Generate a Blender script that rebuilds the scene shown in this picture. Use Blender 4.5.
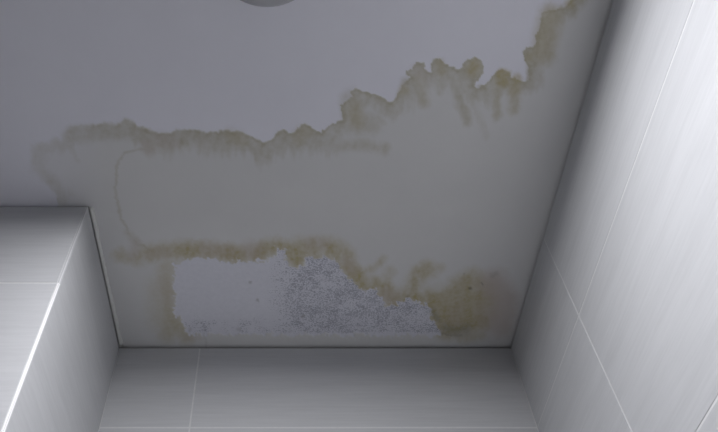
import bpy, bmesh, math
import numpy as np
from mathutils import Vector, Matrix

for o in list(bpy.data.objects):
    bpy.data.objects.remove(o, do_unlink=True)
S = bpy.context.scene
C = S.collection

# ------------------------------------------------------------------ camera
F_PX, PX, PY = 693.0, 287.0, 216.0          # focal length and principal point, photo pixels (718 x 432)
PITCH = math.radians(52.2)                  # looking up
CAM_Z, CEIL_Z = 1.50, 2.46
H = CEIL_Z - CAM_Z
cam_d = bpy.data.cameras.new('camera')
cam_d.sensor_width = 36.0
cam_d.lens = F_PX / 718.0 * 36.0
cam_d.shift_x = (359.0 - PX) / 718.0
cam_d.clip_start = 0.01
cam = bpy.data.objects.new('camera', cam_d)
cam.location = (0, 0, CAM_Z)
cam.rotation_euler = (math.pi / 2 + PITCH, 0, 0)
C.objects.link(cam)
S.camera = cam

# ------------------------------------------------------------------ world and exposure
w = bpy.data.worlds.new('world'); S.world = w
w.use_nodes = True
w.node_tree.nodes['Background'].inputs[0].default_value = (0.5, 0.53, 0.6, 1)
w.node_tree.nodes['Background'].inputs[1].default_value = 0.05
S.view_settings.view_transform = 'Standard'
S.view_settings.look = 'None'
S.view_settings.gamma = 1.0
S.view_settings.use_curve_mapping = False
S.view_settings.exposure = 0.0
LAMP_POWER = 440.0                            # emission strength of the lamp's diffuser
LAMP_COLOR = (0.962, 0.965, 1.0, 1)

# ------------------------------------------------------------------ room measures (metres)
XR = 0.4576          # right wall face
YB = 1.082           # back wall face
XBOX = -0.343        # side face of the boxed-in corner
YBOX = 0.720         # front face of the boxed-in corner
XL = -1.90           # left wall
YF = -1.30           # wall behind the camera
JOINT_Z = CEIL_Z - 0.196   # first horizontal tile joint below the ceiling
TILE_H, TILE_W, GAP, TT = 0.30, 0.60, 0.003, 0.008


# ------------------------------------------------------------------ helpers
def link(name, me, mat=None, parent=None):
    o = bpy.data.objects.new(name, me)
    C.objects.link(o)
    if mat is not None and not me.materials:
        me.materials.append(mat)
    if parent is not None:
        o.parent = parent
    return o


def tag(o, label=None, cat=None, kind=None, group=None):
    if label: o['label'] = label
    if cat: o['category'] = cat
    if kind: o['kind'] = kind
    if group: o['group'] = group
    return o


def mesh_from_bm(name, bm, smooth=False):
    bmesh.ops.recalc_face_normals(bm, faces=bm.faces[:])
    me = bpy.data.meshes.new(name)
    bm.to_mesh(me); bm.free()
    if smooth:
        me.polygons.foreach_set('use_smooth', [True] * len(me.polygons))
    return me


def box_bm(x0, x1, y0, y1, z0, z1, bm=None):
    bm = bm or bmesh.new()
    m = Matrix.Translation(((x0 + x1) / 2, (y0 + y1) / 2, (z0 + z1) / 2)) @ Matrix.Diagonal((x1 - x0, y1 - y0, z1 - z0, 1))
    bmesh.ops.create_cube(bm, size=1.0, matrix=m)
    return bm


class NT:
    def __init__(self, name):
        self.m = bpy.data.materials.new(name)
        self.m.use_nodes = True
        self.t = self.m.node_tree
        self.b = self.t.nodes['Principled BSDF']

    def n(self, kind, **kw):
        nd = self.t.nodes.new(kind)
        for k, v in kw.items():
            if k.startswith('i_'):
                key = k[2:]
                nd.inputs[int(key) if key.isdigit() else key.replace('_', ' ')].default_value = v
            else:
                setattr(nd, k, v)
        return nd

    def l(self, a, b):
        self.t.links.new(a, b)

    def math(self, op, a, b=None, clamp=False):
        nd = self.n('ShaderNodeMath', operation=op, use_clamp=clamp)
        for i, v in enumerate((a, b)):
            if v is None: continue
            if isinstance(v, (int, float)): nd.inputs[i].default_value = v
            else: self.l(v, nd.inputs[i])
        return nd.outputs[0]

    def mix(self, fac, a, b, blend='MIX'):
        nd = self.n('ShaderNodeMix', data_type='RGBA', blend_type=blend)
        for i, v in ((0, fac), (6, a), (7, b)):
            if isinstance(v, (int, float)): nd.inputs[i].default_value = v
            elif isinstance(v, tuple): nd.inputs[i].default_value = v if len(v) == 4 else v + (1,)
            else: self.l(v, nd.inputs[i])
        return nd.outputs[2]

    def noise(self, vec, scale, detail=4, rough=0.55):
        nd = self.n('ShaderNodeTexNoise')
        nd.inputs['Scale'].default_value = scale
        nd.inputs['Detail'].default_value = detail
        nd.inputs['Roughness'].default_value = rough
        self.l(vec, nd.inputs['Vector'])
        return nd.outputs['Fac']

    def remap(self, v, a, b, c=0.0, d=1.0):
        nd = self.n('ShaderNodeMapRange')
        nd.interpolation_type = 'SMOOTHSTEP'
        for i, q in enumerate((a, b, c, d)): nd.inputs[i + 1].default_value = q
        self.l(v, nd.inputs[0])
        return nd.outputs[0]

    def bump(self, h, strength, dist):
        nd = self.n('ShaderNodeBump')
        nd.inputs['Strength'].default_value = strength
        nd.inputs['Distance'].default_value = dist
        self.l(h, nd.inputs['Height'])
        self.l(nd.outputs[0], self.b.inputs['Normal'])


def plain(name, col, rough=0.6, noise_amt=0.06, scale=30.0, bump=0.0, metal=0.0):
    k = NT(name)
    tc = k.n('ShaderNodeTexCoord').outputs['Object']
    f = k.noise(tc, scale)
    dark = tuple(c * (1 - noise_amt) for c in col); lite = tuple(min(1, c * (1 + noise_amt)) for c in col)
    k.l(k.mix(f, dark, lite), k.b.inputs['Base Color'])
    k.b.inputs['Roughness'].default_value = rough
    k.b.inputs['Metallic'].default_value = metal
    if bump: k.bump(f, bump, 0.002)
    return k.m


def tile_material():
    k = NT('streaked_grey_tile')
    tc = k.n('ShaderNodeTexCoord').outputs['Object']
    rnd = k.n('ShaderNodeObjectInfo').outputs['Random']
    off = k.n('ShaderNodeCombineXYZ')
    k.l(k.math('MULTIPLY', rnd, 37.0), off.inputs[0])
    k.l(k.math('MULTIPLY', rnd, 91.0), off.inputs[1])
    add = k.n('ShaderNodeVectorMath', operation='ADD')
    k.l(tc, add.inputs[0]); k.l(off.outputs[0], add.inputs[1])

    def streak(sx, sy):
        mp = k.n('ShaderNodeMapping')
        mp.inputs['Scale'].default_value = (sx, sy, 1)
        k.l(add.outputs[0], mp.inputs['Vector'])
        return mp.outputs[0]
    s1 = k.noise(streak(2.0, 40.0), 1.0, 5, 0.6)
    s2 = k.noise(streak(9.0, 210.0), 1.0, 4, 0.65)
    s3 = k.noise(streak(4.0, 9.0), 1.0, 3, 0.5)
    a = k.math('ADD', k.math('MULTIPLY', s1, 0.35), k.math('ADD', k.math('MULTIPLY', s2, 0.45), k.math('MULTIPLY', s3, 0.2)))
    f = k.remap(a, 0.36, 0.64)
    k.l(k.mix(f, (0.51, 0.515, 0.528), (0.562, 0.567, 0.58)), k.b.inputs['Base Color'])
    k.b.inputs['Roughness'].default_value = 0.42
    k.b.inputs['Specular IOR Level'].default_value = 0.22
    k.bump(s2, 0.08, 0.0006)
    return k.m


M_TILE = tile_material()
M_GROUT = plain('white_grout', (0.66, 0.66, 0.66), 0.9, 0.08, 160.0)
M_PVC = plain('white_corner_profile', (0.86, 0.86, 0.86), 0.22, 0.02, 20.0)
M_CAULK = plain('aged_white_caulk', (0.74, 0.74, 0.71), 0.55, 0.14, 60.0, 0.2)
M_FLOOR = plain('pale_floor', (0.85, 0.85, 0.86), 0.5, 0.04, 8.0)
M_RIM = plain('grey_lamp_rim', (0.46, 0.46, 0.48), 0.5, 0.03, 40.0)


# ------------------------------------------------------------------ walls, each with its own tiles
_tile_cache = {}


def tile_mesh(wd, ht):
    key = (round(wd, 4), round(ht, 4))
    if key not in _tile_cache:
        bm = box_bm(-wd / 2, wd / 2, -ht / 2, ht / 2, -TT, 0)
        top = [e for e in bm.edges if all(abs(v.co.z) < 1e-6 for v in e.verts)]
        bmesh.ops.bevel(bm, geom=top, offset=0.0004, segments=1, affect='EDGES')
        me = mesh_from_bm('tile', bm)
        me.materials.append(M_TILE)
        _tile_cache[key] = me
    return _tile_cache[key]


def wall_rows(z_top):
    """(z0, z1) of the tile rows, top first."""
    out, z1, z0 = [], z_top, JOINT_Z
    while z1 > 0.02:
        out.append((max(z0, 0.0), z1))
        z1, z0 = z0, z0 - TILE_H
    return out


def tile_wall(parent, origin, u, n, length, joints, rows=None):
    """Tiles on a vertical face: origin = corner at floor height, u = horizontal direction, n = outward normal."""
    u, n, z = Vector(u), Vector(n), Vector((0, 0, 1))
    rot = Matrix((u, z, n)).transposed().to_4x4()
    cuts = [0.0] + sorted(joints) + [length]
    for a, b in zip(cuts[:-1], cuts[1:]):
        for z0, z1 in rows or wall_rows(CEIL_Z - 0.002):
            g0 = GAP / 2 if a > 0 else 0.001
            g1 = GAP / 2 if b < length else 0.001
            gt = SG - 0.002 if z1 > CEIL_Z - 0.01 else GAP / 2
            wd, ht = (b - g1) - (a + g0), (z1 - gt) - (z0 + GAP / 2)
            if wd < 0.004 or ht < 0.004: continue
            o = link('tile', tile_mesh(wd, ht), None, parent)
            c = Vector(origin) + u * ((a + g0 + b - g1) / 2) + z * ((z1 - gt + z0 + GAP / 2) / 2)
            o.matrix_world = Matrix.Translation(c) @ rot


SG = 0.0062      # open shadow gap between the tiles and the ceiling
RC = 0.0004      # grout lies this far behind the tile faces
def struct_box(name, label, cat, mat, *b):
    o = link(name, mesh_from_bm(name, box_bm(*b)), mat)
    return tag(o, label, cat, 'structure')


floor = struct_box('floor', 'pale grey bathroom floor below the tiled walls', 'floor', M_FLOOR, XL - .1, XR + .1, YF - .1, YB + .1, -0.1, 0.0)
wr = struct_box('wall_right', 'tall bright grey tiled wall on the right, white joints', 'wall', M_GROUT,
                XR + RC, XR + 0.12, YF, YB + 0.12, 0, CEIL_Z - SG)
wb = struct_box('wall_back', 'shaded grey tiled wall at the back of the recess, below the mouldy patch', 'wall', M_GROUT,
                XBOX - 0.05, XR + RC, YB + RC, YB + 0.12, 0, CEIL_Z - SG)
wx = struct_box('wall_boxing', 'grey tiled boxed-in corner projecting at the left with a white corner profile', 'wall', M_GROUT,
                XL, XBOX - RC, YBOX + RC, YB + 0.12, 0, CEIL_Z - SG)
wl = struct_box('wall_left', 'grey tiled wall to the left of the boxed-in corner', 'wall', M_GROUT,
                XL - 0.12, XL - RC, YF, YBOX + 0.12, 0, CEIL_Z)
wf = struct_box('wall_front', 'grey tiled wall facing the boxed-in corner', 'wall', M_GROUT,
                XL - 0.12, XR + 0.12, YF - 0.12, YF - RC, 0, CEIL_Z)
tile_wall(wr, (XR, YB, 0), (0, -1, 0), (-1, 0, 0), YB - YF, [0.293 + 0.6 * i for i in range(4)])
tile_wall(wb, (XR, YB, 0), (-1, 0, 0), (0, -1, 0), XR - XBOX, [0.6356])
tile_wall(wx, (XBOX - 0.0032, YBOX, 0), (-1, 0, 0), (0, -1, 0), XBOX - 0.0032 - XL, [0.6, 1.2])
tile_wall(wx, (XBOX, YB, 0), (0, -1, 0), (1, 0, 0), YB - YBOX - 0.0032, [],
          [(CEIL_Z - 0.6, CEIL_Z - 0.002), (CEIL_Z - 1.2, CEIL_Z - 0.6), (CEIL_Z - 1.8, CEIL_Z - 1.2), (CEIL_Z - 2.4, CEIL_Z - 1.8), (0, CEIL_Z - 2.4)])
tile_wall(wl, (XL, YBOX, 0), (0, -1, 0), (1, 0, 0), YBOX - YF, [0.6 * i for i in range(1, 4)])
tile_wall(wf, (XL, YF, 0), (1, 0, 0), (0, 1, 0), XR - XL, [0.6, 1.2, 1.8])


# white quarter-round profile on the outer corner of the boxing
def corner_profile(name, za, zb, r):
    n = 7
    bm = bmesh.new()
    prof = [(XBOX - r - RC, YBOX + r + RC)]
    cx, cy = XBOX - r, YBOX + r
    prof += [(cx + (r + 0.0003) * math.sin(i / (n - 1) * math.pi / 2), cy - (r + 0.0003) * math.cos(i / (n - 1) * math.pi / 2)) for i in range(n)]
    lo = [bm.verts.new((x, y, za)) for x, y in prof]
    hi = [bm.verts.new((x, y, zb)) for x, y in prof]
    for i in range(len(prof)):
        j = (i + 1) % len(prof)
        bm.faces.new((lo[i], lo[j], hi[j], hi[i]))
    bm.faces.new(lo[::-1]); bm.faces.new(hi)
    return mesh_from_bm(name, bm)


t1 = link('trim_1', corner_profile('trim_1', 0.0, JOINT_Z, 0.0030), M_PVC)
t3 = link('trim_3', corner_profile('trim_3', JOINT_Z + 0.001, CEIL_Z - SG, 0.0030), M_TILE)  # upper corner piece, same shape as the white one, in the grey tile material
tag(t3, 'dull grey corner piece at the top of the boxed-in corner, above the white profile', 'trim', 'structure')
tag(t1, 'thin glossy white corner profile running down the edge of the tiled boxing', 'trim', 'structure')


# uneven caulk beads where the ceiling meets the tiles
def bead(name, p0, p1, inward, rad, seed, label):
    """Quarter-round bead below the ceiling along p0 -> p1; inward = horizontal direction away from the wall."""
    rng = np.random.RandomState(seed)
    p0, p1, nn = Vector(p0), Vector(p1), Vector(inward)
    L = (p1 - p0).length
    n = int(L / 0.012) + 2
    ph = rng.rand(6) * 6.28
    bm = bmesh.new()
    rings = []
    for i in range(n):
        s = i / (n - 1)
        x = s * L
        r = rad * (1 + 0.12 * math.sin(x * 23 + ph[0]) + 0.07 * math.sin(x * 61 + ph[1]))
        c = p0.lerp(p1, s)
        ring = [bm.verts.new(c + Vector((0, 0, 0.0005)))]
        for q in range(5):
            a = q / 4 * math.pi / 2
            ring.append(bm.verts.new(c + nn * (r * 1.5 * math.cos(a)) + Vector((0, 0, -r * 0.7 * math.sin(a)))))
        rings.append(ring)
    for a, b in zip(rings[:-1], rings[1:]):
        for i in range(6):
            j = (i + 1) % 6
            bm.faces.new((a[i], a[j], b[j], b[i]))
    bm.faces.new(rings[0][::-1]); bm.faces.new(rings[-1])
    o = link(name, mesh_from_bm(name, bm, True), M_CAULK)
    return tag(o, label, 'caulk', 'structure')


bead('trim_2', (XBOX, YBOX + 0.004, CEIL_Z), (XBOX, YB, CEIL_Z), (1, 0, 0), 0.0048, 5, 'pale caulk bead along the ceiling beside the boxed-in corner')

# ------------------------------------------------------------------ stained ceiling
_lat = {}


def vnoise(x, y, seed):
    if seed not in _lat:
        _lat[seed] = np.random.RandomState(seed).rand(256, 256)
    L = _lat[seed]
    xi, yi = np.floor(x).astype(int), np.floor(y).astype(int)
    fx, fy = x - xi, y - yi
    fx, fy = fx * fx * (3 - 2 * fx), fy * fy * (3 - 2 * fy)
    a, b = L[xi % 256, yi % 256], L[(xi + 1) % 256, yi % 256]
    c, d = L[xi % 256, (yi + 1) % 256], L[(xi + 1) % 256, (yi + 1) % 256]
    return (a * (1 - fx) + b * fx) * (1 - fy) + (c * (1 - fx) + d * fx) * fy


def fbm(x, y, seed, octs=4, gain=0.5):
    out, amp, tot = 0, 1.0, 0
    for k in range(octs):
        out = out + amp * vnoise(x * 2 ** k + 17.3 * k, y * 2 ** k + 5.1 * k, seed + k)
        tot += amp; amp *= gain
    return out / tot


def seg_dist(px, py, pts):
    d = np.full(px.shape, 1e9)
    for (ax, ay), (bx, by) in zip(pts[:-1], pts[1:]):
        dx, dy = bx - ax, by - ay
        t = np.clip(((px - ax) * dx + (py - ay) * dy) / (dx * dx + dy * dy + 1e-9), 0, 1)
        d = np.minimum(d, (px - ax - t * dx) ** 2 + (py - ay - t * dy) ** 2)
    return np.sqrt(d)


def inside(px, py, poly):
    r = np.zeros(px.shape, bool)
    for (ax, ay), (bx, by) in zip(poly, poly[1:] + poly[:1]):
        if ay == by: continue
        c = (ay > py) != (by > py)
        r ^= c & (px < (bx - ax) * (py - ay) / (by - ay) + ax)
    return r


def sm(x, a, b):
    t = np.clip((x - a) / (b - a), 0, 1)
    return t * t * (3 - 2 * t)


# outlines read off the photograph; every ceiling point knows where it falls in the photo
FRONT = [(58, 196), (48, 184), (40, 178), (33, 165), (31, 150), (38, 142), (48, 143), (55, 139), (62, 141), (64, 133), (70, 129), (82, 127),
         (95, 126), (105, 123), (110, 124), (121, 124), (124, 119), (132, 120), (136, 126), (143, 129), (150, 131), (158, 135), (165, 135),
         (172, 134), (176, 130), (190, 130), (200, 131), (206, 133), (213, 131), (222, 132), (232, 131), (238, 130), (244, 133), (250, 135),
         (256, 138), (260, 141), (264, 144), (268, 141), (274, 138), (278, 132), (284, 130), (290, 135), (296, 132), (300, 128), (305, 124),
         (311, 127), (315, 132), (320, 133), (325, 129), (329, 126), (334, 124), (338, 121), (344, 119), (343, 112), (342, 104), (347, 100),
         (352, 97), (351, 91), (355, 87), (360, 89), (366, 92), (374, 95), (382, 98), (388, 102), (392, 103), (395, 99), (399, 92), (403, 85),
         (407, 80), (411, 78), (407, 74), (407, 70), (412, 70), (413, 64), (417, 62), (423, 62), (425, 68), (428, 73), (432, 72), (431, 65),
         (434, 60), (440, 59), (445, 63), (450, 66), (454, 67), (458, 70), (461, 69), (464, 62), (468, 59), (474, 58), (480, 61), (483, 66),
         (482, 72), (480, 78), (474, 84), (477, 87), (484, 84), (490, 81), (491, 76), (497, 72), (503, 70), (508, 73), (511, 78), (518, 79),
         (525, 81), (530, 79), (530, 74), (529, 66), (524, 60), (523, 52), (526, 47), (532, 47), (536, 43), (534, 36), (538, 30), (540, 22),
         (541, 14), (545, 11), (552, 11), (556, 10), (563, 8), (567, 5), (570, 0), (576, -6), (584, -16)]
FLAKE = [(174, 264), (185, 262), (195, 258), (205, 259), (215, 259), (225, 262), (240, 263), (255, 262), (266, 260), (273, 258), (276, 251),
         (282, 249), (287, 252), (286, 260), (290, 266), (296, 269), (301, 267), (304, 261), (310, 258), (318, 257), (327, 258), (334, 260),
         (340, 265), (344, 272), (350, 279), (356, 283), (360, 288), (366, 291), (373, 288), (379, 291), (381, 298), (385, 304), (395, 304),
         (402, 302), (408, 298), (412, 300), (420, 304), (428, 307), (431, 312), (432, 319), (436, 326), (441, 331), (442, 335),
         (400, 336), (330, 335), (250, 336), (190, 335), (184, 328), (178, 320), (174, 310)]


def build_ceiling():
    step = 0.0019
    xs = np.concatenate(([XL - .06, XL, -1.3, -0.9], np.arange(-0.61, XR - 0.0005, step), [XR, XR + 0.06]))
    ys = np.concatenate(([YF - .05, -0.9, -0.5, -0.1, 0.1], np.arange(0.27, YB - 0.0005, step), [YB, YB + 0.06]))
    X, Y = np.meshgrid(xs, ys)
    nx, ny = len(xs), len(ys)
    X, Y = X.ravel(), Y.ravel()
    fwd = np.maximum(Y * math.cos(PITCH) + H * math.sin(PITCH), 0.05)
    up = -Y * math.sin(PITCH) + H * math.cos(PITCH)
    u = PX + F_PX * X / fwd
    v = PY - F_PX * up / fwd

    # crinkle the outlines a little
    wu = u + 5.0 * (fbm(u / 9, v / 9, 11) - .5) + 2.0 * (fbm(u / 2.6, v / 2.6, 21, 2) - .5)
    wv = v + 5.0 * (fbm(u / 9, v / 9, 31) - .5) + 2.0 * (fbm(u / 2.6, v / 2.6, 41, 2) - .5)
    region = FRONT + [(760, -16), (760, 600), (58, 600)]
    ins = inside(wu, wv, region)
    d = seg_dist(wu, wv, FRONT)
    soft = np.interp(u, [20, 90, 140, 250, 340, 600], [4.0, 3.5, 2.6, 1.6, 0.7, 0.7])   # softer edge towards the left
    sd = np.where(ins, d, -d)
    damp = sm(sd, -soft, soft)
    lobe = np.interp(u, [30, 62, 110], [0.45, 0.6, 1.0])

    nz1 = fbm(u / 14, v / 14, 51)
    streak = fbm(u / 4.5, v / 26, 61)
    fine = fbm(u / 3.2, v / 3.2, 71, 3)
    width = np.interp(u, [30, 60, 75, 120, 150, 260, 330, 400, 440, 480, 530, 600], [13, 12, 15, 18, 22, 22, 24, 17, 22, 24, 15, 16])
    width = width * (0.55 + 0.9 * streak)
    band = damp * (1 - sm(sd, width * 0.45, width * 1.15))
    rim = damp * np.exp(-np.maximum(sd - 0.8, 0) / 2.0)
    olive = band * (0.26 + 0.55 * nz1 + 0.35 * (fine - .5)) + rim * (0.52 + 0.5 * (nz1 - .3)) * np.interp(u, [30, 130, 260], [0.3, 0.5, 1])
    yellow = np.zeros_like(u); rust = np.zeros_like(u)
    feather = np.clip(0.55 + 0.85 * fbm(u / 5.0 + v / 30, v / 12, 201, 3), 0.5, 1.25)

    def stroke(pts, r, soft, s):
        """soft mark along a line of photo points"""
        dd = seg_dist(wu, wv, pts) if len(pts) > 1 else np.hypot(wu - pts[0][0], wv - pts[0][1])
        return s * (1 - sm(dd, r - soft, r + soft))

    def layer(dst, items):
        for pts, r, so, s in items:
            dst[:] = np.maximum(dst, stroke(pts, r, so, s))

    # drips and secondary tide marks below the front
    layer(olive, [([(335, 146), (362, 144), (384, 149)], 5, 5, .55), ([(352, 100), (356, 125), (370, 124)], 9, 8, .55), ([(377, 118), (382, 122)], 3, 3, .4),
                  ([(415, 74), (419, 92), (424, 103)], 5, 4, .5), ([(440, 68), (443, 84)], 5, 4, .5), ([(450, 72), (456, 92), (467, 120)], 5, 4, .62), ([(462, 78), (472, 100), (486, 136)], 3, 3, .22), ([(432, 76), (440, 92)], 3, 3, .35),
                  ([(472, 68), (468, 80), (474, 88), (480, 87)], 3, 2.5, .6), ([(497, 82), (496, 100), (497, 116)], 4.5, 4, .5),
                  ([(517, 82), (513, 110)], 4, 4, .42), ([(406, 82), (402, 97)], 5, 4, .55), ([(550, 16), (547, 35), (545, 54)], 10, 8, .5),
                  ([(563, 10), (556, 20)], 5, 4, .6), ([(534, 55), (531, 78)], 5, 3, .6),
                  ([(40, 150), (38, 168)], 7, 6, .35), ([(52, 180), (56, 186)], 5, 4, .5), ([(42, 176), (52, 182)], 4, 4, .4),
                  ([(70, 135), (95, 134), (125, 132)], 7, 6, .5), ([(70, 145), (78, 160)], 2, 2, .22),
                  ([(146, 145), (150, 149)], 4, 3, .35), ([(165, 141), (178, 140)], 5, 5, .35)])
    olive *= feather * np.interp(u, [30, 62, 72, 130], [0.42, 0.42, 0.8, 1.0])
    layer(yellow, [([(473, 66), (472, 70)], 6, 4, .7), ([(502, 76), (503, 82)], 7, 4, .75), ([(516, 80), (514, 92)], 5, 4, .6), ([(530, 57)], 5, 4, .45),
                   ([(440, 64), (442, 70)], 5, 4, .35), ([(404, 90)], 5, 4, .4), ([(305, 132), (298, 138)], 6, 5, .3), ([(232, 136), (240, 139)], 7, 6, .3),
                   ([(354, 108), (357, 122)], 7, 6, .35), ([(570, 4)], 5, 4, .5), ([(552, 16), (547, 32), (543, 52)], 11, 9, .42), ([(497, 84), (497, 114)], 4, 4, .2),
                   ([(516, 84), (513, 110)], 5, 5, .3), ([(420, 80), (424, 100)], 5, 5, .2)])
    layer(rust, [([(146, 145), (150, 148)], 6, 5, .5), ([(160, 140), (172, 142)], 7, 6, .4), ([(205, 142)], 6, 6, .2), ([(428, 78), (415, 68)], 5, 4, .25)])
    # thin rounded tide line on the left
    tide = stroke([(148, 149), (138, 149), (124, 153), (118, 161), (116.5, 178), (116, 200), (121, 216), (128, 232), (138, 244), (150, 250)], 1.3, 1.2, .55) * (0.5 + 0.8 * fbm(u / 9, v / 9, 83))
    tide = np.maximum(tide, stroke([(127, 231), (137, 242)], 3.5, 3, .3))
    olive = np.maximum(olive, tide)

    # lower stain, above and around the flaked patch
    fu = u + 7.0 * (fbm(u / 6, v / 6, 211, 2) - .5) + 6.0 * (fbm(u / 2.0, v / 2.0, 221, 2) - .5)
    fv = v + 7.0 * (fbm(u / 6, v / 6, 231, 2) - .5) + 6.0 * (fbm(u / 2.0, v / 2.0, 241, 2) - .5)
    inF = inside(fu, fv, FLAKE)
    dF = seg_dist(fu, fv, FLAKE + FLAKE[:1])
    sF = np.where(inF, dF, -dF)
    fade_top = np.interp(u, [110, 150, 200, 280, 330, 370, 430, 500], [236, 238, 240, 238, 238, 252, 262, 268])
    low = np.zeros_like(u)
    layer(low, [([(118, 256), (138, 257)], 6, 5, .45), ([(122, 250), (135, 262)], 4, 4, .35), ([(140, 256), (165, 252), (190, 250)], 8, 7, .6),
                ([(188, 250), (204, 251), (222, 252), (240, 255), (256, 254), (270, 247)], 8, 6, .8), ([(276, 246), (290, 250), (297, 260)], 8, 5, .85),
                ([(297, 250), (315, 248), (335, 250), (345, 258)], 10, 8, .75), ([(345, 262), (352, 272), (362, 282), (374, 284)], 8, 6, .8),
                ([(370, 286), (384, 290), (396, 300)], 9, 6, .85), ([(384, 260), (374, 268), (366, 270)], 3.5, 3.5, .4), ([(390, 272), (386, 280)], 5, 5, .4),
                ([(405, 300), (413, 288), (417, 276), (428, 270)], 8, 7, .7), ([(428, 266), (440, 267)], 4, 4, .4), ([(416, 298), (425, 303), (436, 310)], 6, 4, .9),
                ([(434, 300), (450, 296), (470, 284)], 12, 9, .85), ([(440, 315), (462, 306), (482, 300)], 14, 9, .9), ([(446, 326), (464, 322), (480, 318)], 12, 8, .9),
                ([(472, 280), (486, 290), (489, 312)], 10, 8, .7), ([(462, 336), (480, 334)], 6, 5, .5)])
    yel_patch = np.zeros_like(u)
    layer(yel_patch, [([(166, 268), (167, 300), (168, 332)], 9, 9, .5), ([(160, 290), (162, 318)], 12, 11, .35), ([(168, 312), (174, 326), (186, 334)], 8, 7, .6)])
    hole = stroke([(436, 288), (447, 284)], 5, 5, .8)
    tex = np.clip(0.25 + 1.25 * fbm(u / 6, v / 10, 91) + 0.5 * (feather - .9), 0.2, 1.2)
    tex = tex + (0.85 - tex) * 0.6 * sm(u, 415, 440)
    yellow = np.maximum(yellow, np.maximum(low * tex, yel_patch * (0.6 + 0.6 * nz1)))
    yellow *= (1 - 0.75 * hole)
    dark = np.zeros_like(u)
    layer(dark, [([(446, 328), (456, 331), (466, 329)], 5, 6, .36), ([(470.5, 288), (471.5, 289)], 1.0, 1.0, .75), ([(482, 283), (483, 284)], 1.0, 1.0, .5),
                 ([(464, 273)], 1.0, 1.2, .4), ([(492, 276), (496, 274)], 2.0, 2.4, .22), ([(407.5, 296.5)], 1.2, 1.2, .35), ([(437, 319), (433, 311)], 3, 2.5, .3),
                 ([(443, 334), (462, 336)], 1.4, 1.2, .35), ([(250, 283)], 1.5, 1.3, .42), ([(257, 300.5)], 1.2, 1.1, .42),
                 ([(303, 318), (305, 316)], 1.1, 1.2, .4), ([(239, 330)], 1.8, 1.8, .3), ([(190, 329), (189, 331)], 1.6, 1.8, .3),
                 ([(204.5, 334), (205, 350)], 1.0, 0.8, .14)])
    layer(rust, [([(150, 254), (165, 253)], 6, 5, .35), ([(205, 250), (232, 253)], 7, 6, .45), ([(250, 250), (256, 252)], 9, 7, .55), ([(310, 243), (325, 244)], 6, 5, .4),
                 ([(347, 262), (352, 270)], 6, 4, .5), ([(385, 294), (396, 300)], 7, 5, .5), ([(136, 244), (134, 254)], 5, 5, .4),
                 ([(454, 316), (458, 308)], 7, 6, .35), ([(494, 285), (504, 300), (500, 322)], 14, 10, .95), ([(486, 310), (490, 328)], 10, 8, .5),
                 ([(186, 337), (200, 337)], 3, 2, .35), ([(164, 282), (168, 300)], 6, 6, .2)])
    flake = sm(sF, -1.0, 1.4)
    for arr in (yellow, rust, olive): arr *= (1 - flake)

    # mould specks only where the patch is speckled
    mould = np.interp(u, [170, 200, 262, 282, 300, 380, 430, 445], [0.1, .12, .12, .5, .95, .95, .7, .6])
    mould = np.maximum(mould, 0.85 * sm(v, 304, 328) * sm(u, 176, 188) * np.clip(2.4 * fbm(u / 9, v / 9, 141) - .6, 0.1, 1.2))
    mould *= flake * (1 - sm(v, 331, 336))
    mould = np.clip(mould * (0.55 + 0.9 * fbm(u / 11, v / 11, 131)), 0, 1)

    # relief: paint flaked off (a step up), lifted paint edges, uneven plaster, shallow bend in line with the boxing
    z = np.full(u.shape, CEIL_Z)
    vis = (u > -60) & (u < 780) & (v > -60) & (v < 360)
    z += vis * (0.0008 * (fbm(X / 0.16, Y / 0.16, 151, 3) - .5))
    z += vis * 0.0009 * flake
    z -= vis * 0.0005 * np.exp(-np.abs(sF + 1.5) / 1.6) * (sF < 1) * sm(u, 250, 290)
    z -= vis * 0.0003 * rim * (0.3 + nz1)
    z += np.where(Y > YBOX - 0.02, 0.0, 0.0)
    z -= 0.0024 * np.exp(-((Y - 0.735) / 0.018) ** 2) * sm(u, 110, 200) * (1 - sm(u, 430, 520))
    edge = np.minimum(np.minimum(XR - X, YB - Y), 1)
    z = np.where(edge < 0.002, CEIL_Z, z)
    z = np.maximum(z, CEIL_Z - 0.003)

    idx = np.arange(nx * ny).reshape(ny, nx)
    quads = np.stack((idx[:-1, :-1], idx[1:, :-1], idx[1:, 1:], idx[:-1, 1:]), -1).reshape(-1, 4)   # normals down
    nv = nx * ny
    co = np.stack((X, Y, z), -1)
    # slab above
    x0, x1, y0, y1, zt = xs[0], xs[-1], ys[0], ys[-1], CEIL_Z + 0.12
    topv = np.array([(x0, y0, zt), (x1, y0, zt), (x1, y1, zt), (x0, y1, zt), (x0, y0, CEIL_Z), (x1, y0, CEIL_Z), (x1, y1, CEIL_Z), (x0, y1, CEIL_Z)])
    tq = np.array([(0, 1, 2, 3), (4, 5, 1, 0), (5, 6, 2, 1), (6, 7, 3, 2), (7, 4, 0, 3)]) + nv
    co = np.concatenate((co, topv)); quads = np.concatenate((quads, tq))
    me = bpy.data.meshes.new('ceiling')
    me.vertices.add(len(co)); me.vertices.foreach_set('co', co.astype(np.float32).ravel())
    me.loops.add(quads.size); me.loops.foreach_set('vertex_index', quads.astype(np.int32).ravel())
    me.polygons.add(len(quads)); me.polygons.foreach_set('loop_start', np.arange(0, quads.size, 4, dtype=np.int32))
    sf = np.ones(len(quads), bool); sf[-5:] = False
    me.polygons.foreach_set('use_smooth', sf)
    me.update(calc_edges=True)
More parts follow.
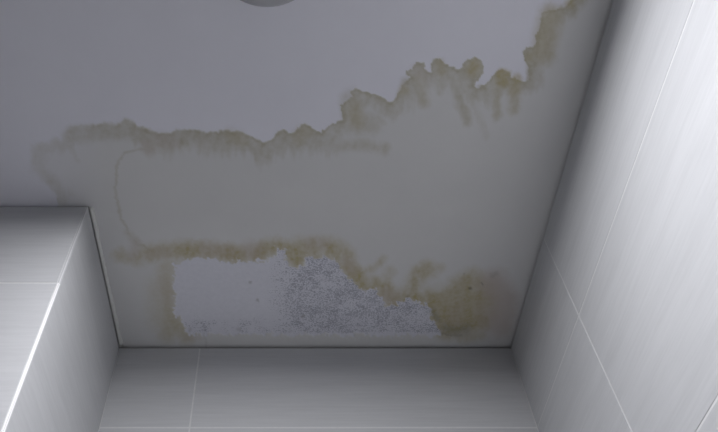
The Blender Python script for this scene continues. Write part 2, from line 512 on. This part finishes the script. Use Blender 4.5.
    for nm, a in (('damp', damp * lobe), ('olive', olive), ('yellow', yellow), ('rust', rust), ('dark', dark), ('flake', flake), ('mould', mould)):
        at = me.attributes.new(nm, 'FLOAT', 'POINT')
        at.data.foreach_set('value', np.concatenate((np.clip(a, 0, 1), np.zeros(8))).astype(np.float32))
    return me


def ceiling_material():
    k = NT('stained_ceiling_paint')
    tc = k.n('ShaderNodeTexCoord').outputs['Object']
    att = lambda nm: k.n('ShaderNodeAttribute', attribute_name=nm).outputs['Fac']
    n1 = k.noise(tc, 14.0, 5, 0.55)
    n2 = k.noise(tc, 120.0, 4, 0.6)
    paint = k.mix(n1, (0.83, 0.825, 0.89), (0.88, 0.875, 0.94))
    wet = k.mix(n1, (0.705, 0.70, 0.695), (0.755, 0.75, 0.74))
    col = k.mix(att('damp'), paint, wet)
    var = k.remap(n2, 0.25, 0.75, 0.80, 1.15)
    col = k.mix(k.math('MULTIPLY', att('olive'), var, True), col, (0.515, 0.485, 0.39))
    col = k.mix(k.math('MULTIPLY', att('yellow'), var, True), col, (0.485, 0.42, 0.23))
    col = k.mix(k.math('MULTIPLY', att('rust'), 0.75, True), col, (0.56, 0.49, 0.44))
    # bare plaster with mould
    plaster = k.mix(n2, (0.71, 0.71, 0.77), (0.83, 0.83, 0.89))
    m1 = k.noise(tc, 330.0, 3, 0.7)
    m2 = k.noise(tc, 120.0, 3, 0.6)
    m3 = k.noise(tc, 32.0, 2, 0.5)
    sp = k.math('ADD', k.math('ADD', k.math('MULTIPLY', m1, 0.62), k.math('MULTIPLY', m2, 0.25)), k.math('MULTIPLY', m3, 0.13))
    md = att('mould')
    thr = k.math('ADD', sp, k.math('MULTIPLY', md, 0.13))
    specks = k.math('MULTIPLY', k.remap(thr, 0.57, 0.69), k.remap(md, 0.02, 0.5), True)
    plaster = k.mix(k.math('MULTIPLY', specks, 0.66), plaster, (0.24, 0.245, 0.30))
    pale_specks = k.math('MULTIPLY', k.remap(m1, 0.36, 0.22), k.remap(md, 0.1, 0.6), True)  # whitish specks in the plaster's own colour, among the mould
    plaster = k.mix(k.math('MULTIPLY', pale_specks, 0.6), plaster, (0.90, 0.91, 0.96))
    col = k.mix(att('flake'), col, plaster)
    col = k.mix(k.math('MULTIPLY', att('dark'), 0.85, True), col, (0.13, 0.115, 0.085))
    k.l(col, k.b.inputs['Base Color'])
    k.b.inputs['Roughness'].default_value = 0.7
    k.b.inputs['Specular IOR Level'].default_value = 0.25
    h = k.math('SUBTRACT', n2, k.math('MULTIPLY', specks, 0.5))
    k.bump(h, 0.12, 0.0012)
    return k.m


ceil = link('ceiling', build_ceiling(), ceiling_material())
tag(ceil, 'white painted ceiling with brown water stains and a flaking mouldy patch', 'ceiling', 'structure')


# ------------------------------------------------------------------ round ceiling lamp
def lathe(name, prof, n=64, cap=False):
    bm = bmesh.new()
    rings = []
    for r, z in prof:
        if r < 1e-6:
            rings.append([bm.verts.new((0, 0, z))])
        else:
            rings.append([bm.verts.new((r * math.cos(2 * math.pi * i / n), r * math.sin(2 * math.pi * i / n), z)) for i in range(n)])
    for a, b in zip(rings[:-1], rings[1:]):
        for i in range(n):
            j = (i + 1) % n
            if len(a) == 1: bm.faces.new((a[0], b[i], b[j]))
            elif len(b) == 1: bm.faces.new((a[i], a[j], b[0]))
            else: bm.faces.new((a[i], a[j], b[j], b[i]))
    return mesh_from_bm(name, bm, True)


def lamp():
    root = bpy.data.objects.new('ceiling_lamp', None)
    root.location = (-0.028, 0.288, CEIL_Z)
    C.objects.link(root)
    tag(root, 'round grey-rimmed lamp on the ceiling, cut off by the top of the picture', 'lamp')
    R = 0.080
    rim = lathe('trim_ring', [(R - 0.030, -0.004), (R - 0.029, -0.011), (R - 0.022, -0.0135), (R - 0.012, -0.012), (R - 0.004, -0.007), (R, -0.002), (R, 0.0), (R - 0.030, 0.0), (R - 0.030, -0.004)])
    link('trim_ring', rim, M_RIM, root)
    k = NT('lamp_diffuser_glow')
    k.b.inputs['Base Color'].default_value = (0.9, 0.9, 0.9, 1)
    k.b.inputs['Emission Color'].default_value = LAMP_COLOR
    k.b.inputs['Emission Strength'].default_value = LAMP_POWER
    dif = lathe('diffuser', [(0, -0.0095), (R - 0.0295, -0.0095), (R - 0.0295, -0.003), (0, -0.003)])
    link('diffuser', dif, k.m, root)


lamp()
